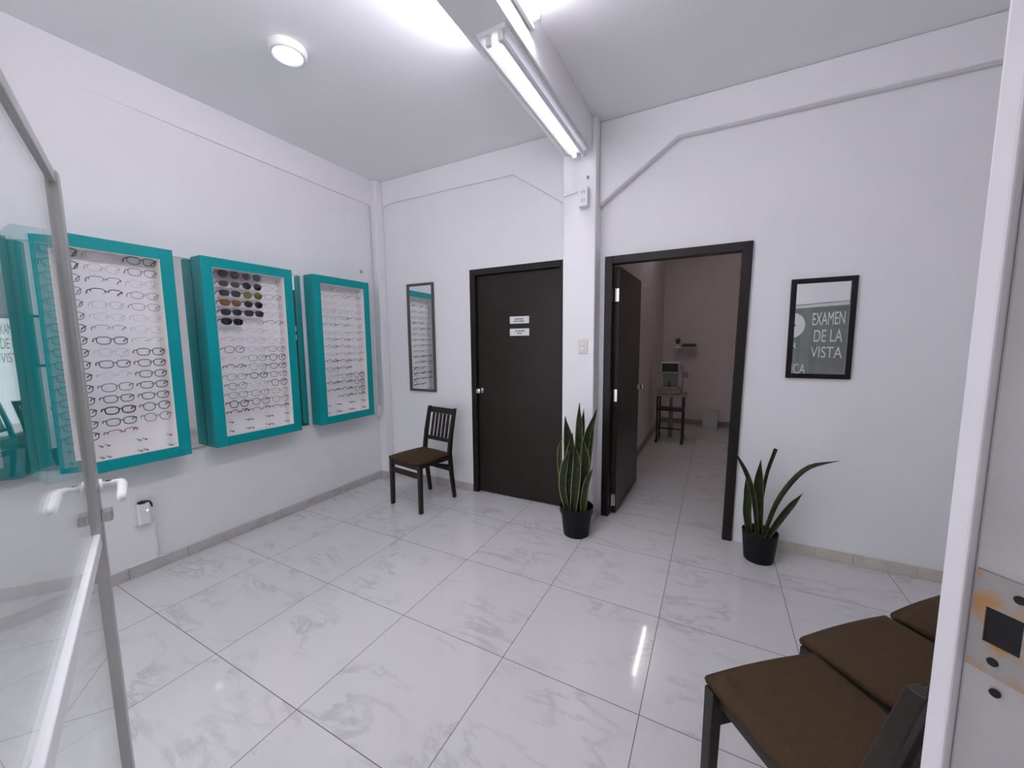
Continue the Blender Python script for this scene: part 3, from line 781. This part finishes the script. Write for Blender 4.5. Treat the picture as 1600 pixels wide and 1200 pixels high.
# ------------------------------------------------------------------ snake plants
def leaf(parent, pts, wid, face=(0, -1, 0), tip_cut=False, twist=0.0, edge=.20):
    """blade along pts (local), widest below the middle; green centre, yellow margins; front and back skins"""
    P = [Vector(p) for p in pts]
    # resample with Catmull-Rom
    C = []
    n = 14
    Q = [P[0] + (P[0] - P[1])] + P + [P[-1] + (P[-1] - P[-2])]
    tot = len(P) - 1
    for i in range(n + 1):
        s = i / n * tot; k = min(int(s), tot - 1); f = s - k
        a, b_, c, d = Q[k], Q[k + 1], Q[k + 2], Q[k + 3]
        C.append(.5 * ((2 * b_) + (c - a) * f + (2 * a - 5 * b_ + 4 * c - d) * f * f + (3 * b_ - a - 3 * c + d) * f ** 3))
    bm = bmesh.new(); fr_, bk = [], []
    fv = Vector(face).normalized()
    for i, p in enumerate(C):
        s = i / n
        tdir = (C[min(i + 1, n)] - C[max(i - 1, 0)]).normalized()
        ang = twist * s
        nrm = (fv - tdir * fv.dot(tdir)).normalized()
        side = tdir.cross(nrm); side = side * cos(ang) + nrm * sin(ang); nn = side.cross(tdir)
        wv = (.62 + .55 * sin(pi * min(1, s * .95 + .08))) * (1 - max(0, (s - .72) / .28) ** 1.7)
        if tip_cut: wv = .75 + .25 * s
        wv = max(wv, .02) * wid / 2
        row = []
        for e in (-1, -1 + edge, 0, 1 - edge, 1):
            row.append(bm.verts.new(p + side * wv * e + nn * (-.012 * (1 - e * e) * (wid / .05))))
        fr_.append(row)
        bk.append([bm.verts.new(v.co - nn * .0028) for v in row])
    for i in range(n):
        for j in range(4):
            mi = 1 if j in (0, 3) else 0
            f1 = bm.faces.new((fr_[i][j], fr_[i][j + 1], fr_[i + 1][j + 1], fr_[i + 1][j])); f1.material_index = mi
            f2 = bm.faces.new((bk[i][j + 1], bk[i][j], bk[i + 1][j], bk[i + 1][j + 1])); f2.material_index = mi
        for j in (0, 4):
            f = bm.faces.new((fr_[i][j], bk[i][j], bk[i + 1][j], fr_[i + 1][j])); f.material_index = 1
    bmesh.ops.recalc_face_normals(bm, faces=bm.faces[:])
    me = bpy.data.meshes.new('leaf'); bm.to_mesh(me); bm.free()
    me.materials.append(M['leafgreen']); me.materials.append(M['leafedge'])
    return link('leaf', me, parent, smooth=True)
def pot(parent, r0, r1, hgt, rim=.0):
    b = MB()
    prof = [(r0 * .97, 0), (r0, .006)]
    if rim: prof += [(r1 - .004, hgt - rim), (r1 + .006, hgt - rim), (r1 + .008, hgt)]
    else: prof += [(r1, hgt)]
    prof += [(prof[-1][0] - .006, hgt), (r1 - .012, hgt - .035), (r1 - .013, hgt - .05)]
    b.lathe(prof, 40)
    build('pot', b, M['pot'], parent, smooth=False)
    b = MB(); b.lathe([(r1 - .0135, hgt - .05), (r1 - .05, hgt - .04), (.02, hgt - .034)], 24, capb=True, capt=True)
    build('soil', b, M['soil'], parent, smooth=True)
pA = thing('snake_plant', 'tall bushy snake plant in black pot in front of the column', 'plant', (2.272, -.405, 0), group=None)
pot(pA, .095, .118, .222, rim=.045)
CXA, CYA = 2.272, -.43
for pts, wd, dy, fc in (
        ([(2.22, 0, .18), (2.155, 0, .45), (2.145, 0, .62), (2.165, 0, .72)], .034, -.03, (-.4, -1, 0)),
        ([(2.215, 0, .18), (2.205, 0, .45), (2.195, 0, .68), (2.165, 0, .88)], .074, .03, (.2, -1, 0)),
        ([(2.255, 0, .18), (2.262, 0, .5), (2.267, 0, .78), (2.268, 0, .985)], .052, .05, (0, -1, 0)),
        ([(2.28, 0, .18), (2.285, 0, .5), (2.288, 0, .78), (2.297, 0, .945)], .034, .07, (.5, -1, 0)),
        ([(2.295, 0, .18), (2.315, 0, .45), (2.335, 0, .70), (2.412, 0, .965)], .064, .03, (.3, -1, 0)),
        ([(2.25, 0, .18), (2.235, 0, .40), (2.243, 0, .60), (2.255, 0, .78)], .072, -.05, (.1, -1, 0)),
        ([(2.225, 0, .18), (2.19, 0, .36), (2.20, 0, .52), (2.24, 0, .66)], .055, -.07, (-.2, -1, 0)),
        ([(2.30, 0, .18), (2.33, 0, .40), (2.345, 0, .58), (2.325, 0, .74)], .060, -.02, (.5, -1, 0)),
        ([(2.32, 0, .18), (2.348, 0, .45), (2.37, 0, .68), (2.392, 0, .84)], .028, .02, (.7, -1, 0)),
        ([(2.335, 0, .18), (2.345, 0, .30), (2.365, 0, .42), (2.41, 0, .545)], .040, -.05, (.2, -1, 0)),
        ([(2.345, 0, .18), (2.35, 0, .30), (2.352, 0, .40), (2.362, 0, .49)], .034, -.03, (.4, -1, 0)),
        ([(2.27, 0, .18), (2.29, 0, .38), (2.30, 0, .56), (2.285, 0, .70)], .056, -.075, (.3, -1, 0))):
    L = [(x - CXA, (dy if i == 0 else dy * 1.15) + 0.0, z) for i, (x, _, z) in enumerate(pts)]
    leaf(pA, L, wd, fc)
pB = thing('snake_plant', 'sparse snake plant with one long arching leaf, in black pot right of the doorway', 'plant', (3.453, -.195, 0))
b_ = pot(pB, .086, .103, .195)
for pts, wd, dy, fc, cut in (
        ([(3.44, 0, .155), (3.405, 0, .42), (3.355, 0, .58), (3.275, 0, .725)], .034, -.02, (.3, -1, 0), False),
        ([(3.395, 0, .155), (3.375, 0, .30), (3.372, 0, .42), (3.355, 0, .535)], .056, -.01, (0, -1, 0), False),
        ([(3.447, 0, .155), (3.437, 0, .35), (3.430, 0, .50), (3.434, 0, .665)], .066, .01, (-.1, -1, 0), False),
        ([(3.46, 0, .155), (3.458, 0, .38), (3.476, 0, .57), (3.515, 0, .74)], .030, .04, (.3, -1, 0), True),
        ([(3.475, 0, .155), (3.545, 0, .42), (3.67, 0, .635), (3.83, 0, .712)], .036, .02, (-.6, -1, .3), False),
        ([(3.49, 0, .155), (3.545, 0, .28), (3.60, 0, .39), (3.66, 0, .492)], .044, -.02, (.1, -1, .1), False)):
    L = [(x - 3.453, dy, z) for i, (x, _, z) in enumerate(pts)]
    leaf(pB, L, wd * .78, fc, cut, twist=.15, edge=.12)

# ------------------------------------------------------------------ small things on the walls
sw = thing('light_switch', 'ivory light switch plate on the white column', 'switch', (2.232, -.1556, 1.40))
build('plate', MB().mm((-.037, -.008, -.054), (.037, 0, .054)), M['ivory'], sw, bevel=.003)
for z in (.02, -.02): build('rocker', MB().mm((-.012, -.013, z - .012), (.012, -.0082, z + .012)), M['plastic'], sw, bevel=.002)
bx = thing('outlet_box', 'white surface outlet box high on the column, below the beam', 'outlet', (2.234, -.1556, 2.50))
build('case', MB().mm((-.036, -.05, -.07), (.036, 0, .07)), M['plastic'], bx, bevel=.005)
for z in (.03, -.028):
    b = MB()
    for x in (-.010, .008): b.mm((x, -.0515, z - .012), (x + .004, -.0505, z + .012))
    build('socket', b, M['pegdark'], bx)
b = MB(); b.tube([(-.0365, -.02, .055), (-.10, -.006, .048), (-.168, -.004, .040)], .004, 6); b.tube([(-.168, -.004, .040), (-.168, -.004, .09), (-.167, -.004, .30)], .003, 6)
build('wire', b, M['plastic'], bx)
tag(build('wall_plug', MB().lathe([(.011, 0), (.012, .004), (.005, .008)], 14, capt=True), M['plasticgrey']), 'grey wall plug in the column above the outlet box', 'wall plug', 'grey wall plugs')
wp = bpy.data.objects['wall_plug']; wp.location = (2.256, -.1556, 2.645); wp.rotation_euler = (pi / 2, 0, 0)
wp2 = wp.copy(); COL.objects.link(wp2); wp2.location = (.0006, -.30, 2.145); wp2.rotation_euler = (0, pi / 2, 0); wp2.scale = (1.4, 1.4, 1)
wp2['label'] = 'grey wall plug on the left wall above the corner display'
rc = thing('cable_raceway', 'thin white cable raceway down the back left corner, ending in an outlet', 'raceway', (.0006, -.185, 0))
build('channel', MB().mm((0, -.009, .785), (.011, .009, 2.80)), M['plastic'], rc, bevel=.002)
build('outlet', MB().mm((0, -.018, .68), (.036, .024, .784)), M['plastic'], rc, bevel=.004)
ol = thing('wall_outlet', 'white outlet box low on the left wall with black plug and blue light', 'outlet', (.0006, -2.10, .40))
build('backplate', MB().mm((0, -.052, -.075), (.006, .038, .105)), M['plastic'], ol, bevel=.002)
ad = build('adapter', MB().mm((.0065, -.036, -.075), (.04, .022, .06)), M['plastic'], ol, bevel=.006)
build('plug', MB().lathe([(.020, 0), (.018, .010), (.008, .014)], 16, c=(.022, -.012, .0605), capt=True), M['blackplastic'], ol, smooth=True)
b = MB(); b.tube([(.022, .004, .068), (.03, .022, .062), (.034, .030, .045), (.03, .034, .022)], [.006, .007, .006, .003], 8); build('cord', b, M['blackplastic'], ol)
build('indicator_light', MB().box((.0408, .006, .012), (.0012, .008, .010)), M['led'], ol)
b = MB(); b.mm((0, .028, -.32), (.013, .046, -.076)); b.mm((.0, -.10, -.3265), (.014, .07, -.3205)); build('channel', b, M['plastic'], ol, bevel=.002)

# ------------------------------------------------------------------ exam room contents
sh = thing('wall_shelf', 'small white floating shelf on the exam room back wall', 'shelf', (2.69, 4.1795, 1.30))
build('board', MB().mm((-.18, -.19, .012), (.17, 0, .032)), M['plastic'], sh, bevel=.002)
for x in (-.13, .12): build('bracket', MB().prism([(-.15, .0115), (-.0005, .0115), (-.0005, -.06)], x, x + .012, axis=0), M['plastic'], sh)
pp = thing('small_plant', 'small green plant in a white pot on the exam room shelf', 'plant', (2.575, 4.07, 1.3325))
b = MB(); b.lathe([(.026, 0), (.034, .05), (.030, .05), (.028, .04)], 20); build('pot', b, M['plastic'], pp, smooth=True)
b = MB(); rnd = random.Random(3)
for i in range(40):
    a = rnd.uniform(0, 2 * pi); r = rnd.uniform(.0, .05); zt = rnd.uniform(.07, .16)
    p0 = Vector((r * .3 * cos(a), r * .3 * sin(a), .045)); p1 = Vector((r * cos(a), r * sin(a), zt))
    b.tube([p0, (p0 + p1) / 2 + Vector((0, 0, .01)), p1], [.002, .008, .002], 5)
build('foliage', b, M['fern'], pp)
bb = thing('media_box', 'flat black box lying on the exam room shelf', 'box', (2.755, 4.08, 1.3325))
build('case', MB().mm((-.105, -.07, .004), (.105, .07, .055)), M['blackplastic'], bb, bevel=.004)
build('front_panel', MB().mm((-.10, -.0725, .010), (.10, -.0705, .048)), M['darkgrey'], bb)
b = MB()
for x in (-.08, .08): b.mm((x - .01, -.05, 0), (x + .01, .05, .0038))
build('feet', b, M['blackplastic'], bb)
bn = thing('waste_bin', 'white lidded waste bin against the exam room back wall', 'bin', (3.115, 4.03, 0))
b = MB(); b.hexa([(-.105, -.085, 0), (.105, -.085, 0), (.105, .085, 0), (-.105, .085, 0)], [(-.122, -.10, .235), (.122, -.10, .235), (.122, .10, .235), (-.122, .10, .235)])
build('body', b, M['binwhite'], bn, bevel=.008)
b = MB(); b.mm((-.127, -.105, .2355), (.127, .105, .262)); b.mm((-.09, -.07, .262), (.09, .07, .278)); build('lid', b, M['binwhite'], bn, bevel=.006)

TX_, TY_ = 2.615, 2.83
tb = thing('instrument_table', 'black framed instrument table with plywood top in the exam room', 'table', (TX_, TY_, 0))
build('tabletop', MB().mm((-.205, -.20, .668), (.205, .20, .690)), M['ply'], tb, bevel=.006)
for sx in (-1, 1):
    for sy in (-1, 1):
        build('leg', MB().mm((sx * .165 - .011, sy * .15 - .011, .05), (sx * .165 + .011, sy * .15 + .011, .6675)), M['blackplastic'], tb, bevel=.002)
    b = MB(); b.bar((sx * .165, -.25, .035), (sx * .165, .20, .035), .03, .028); build('foot', b, M['blackplastic'], tb, bevel=.003)
    for yy in (-.235, .185):
        b = MB(); b.tube([(sx * .165 - .009, yy, .0105), (sx * .165 + .009, yy, .0105)], .010, 12); build('caster', b, M['plasticgrey'], tb)
build('shelf', MB().mm((-.175, -.14, .455), (.175, .14, .475)), M['blackplastic'], tb, bevel=.002)
build('crossbar', MB().mm((-.154, -.160, .195), (.154, -.140, .215)), M['blackplastic'], tb, bevel=.002)
b = MB(); b.tube([(0, .02, .05), (0, .02, .454)], .03, 14); build('column', b, M['plasticgrey'], tb, smooth=True)
b = MB(); b.tube([(0, .02, .476), (0, .02, .667)], .022, 14); build('column', b, M['plasticgrey'], tb, smooth=True)
it = thing('eye_examination_instrument', 'grey eye examination instrument with dark screen on the exam room table', 'instrument', (TX_ - .02, TY_, .6905))
build('base', MB().mm((-.15, -.17, .006), (.15, .17, .062)), M['plasticgrey'], it, bevel=.012)
b = MB()
for sx in (-.12, .12):
    for sy in (-.14, .14): b.mm((sx - .015, sy - .015, 0), (sx + .015, sy + .015, .0058))
build('rubber_feet', b, M['blackplastic'], it)
build('carriage', MB().mm((-.115, -.13, .063), (.115, .13, .105)), M['plasticgrey'], it, bevel=.012)
b = MB(); b.hexa([(-.085, -.06, .1055), (.085, -.06, .1055), (.085, .10, .1055), (-.085, .10, .1055)], [(-.098, -.05, .29), (.098, -.05, .29), (.098, .10, .29), (-.098, .10, .29)])
build('body', b, M['plasticgrey'], it, bevel=.015)
hdp = build('head', MB().mm((-.125, -.095, .2905), (.125, .14, .45)), M['binwhite'], it, bevel=.012)
build('screen', MB().mm((-.105, -.0985, .315), (.105, -.0955, .432)), M['blackplastic'], hdp)
b = MB(); b.tube([(0, -.115, .1055), (0, -.118, .165)], [.009, .007], 10); b.lathe([(.010, .165), (.014, .175), (.010, .19)], 12, c=(0, -.118, 0), capt=True)
build('joystick', b, M['blackplastic'], it, smooth=True)
b = MB()
b.tube([(.158, .06, .063), (.158, .06, .40)], .008, 8); b.mm((.1505, -.02, .23), (.235, .075, .262)); b.mm((.17, .01, .2625), (.225, .07, .31)); b.tube([(.158, .06, .36), (.14, .12, .36)], .006, 8)
b.mm((.128, .045, .040), (.165, .075, .0625))
build('chin_rest', b, M['plasticgrey'], it, bevel=.002)

# ------------------------------------------------------------------ world and view
wd = bpy.data.worlds.new('world'); SC.world = wd; wd.use_nodes = True
bg = wd.node_tree.nodes['Background']; bg.inputs['Color'].default_value = (.96, .95, 1.04, 1); bg.inputs['Strength'].default_value = 1.75
vs = SC.view_settings
vs.view_transform = 'Standard'; vs.look = 'None'; vs.exposure = 0.2; vs.gamma = 1.0
try: vs.use_curve_mapping = False
except Exception: pass
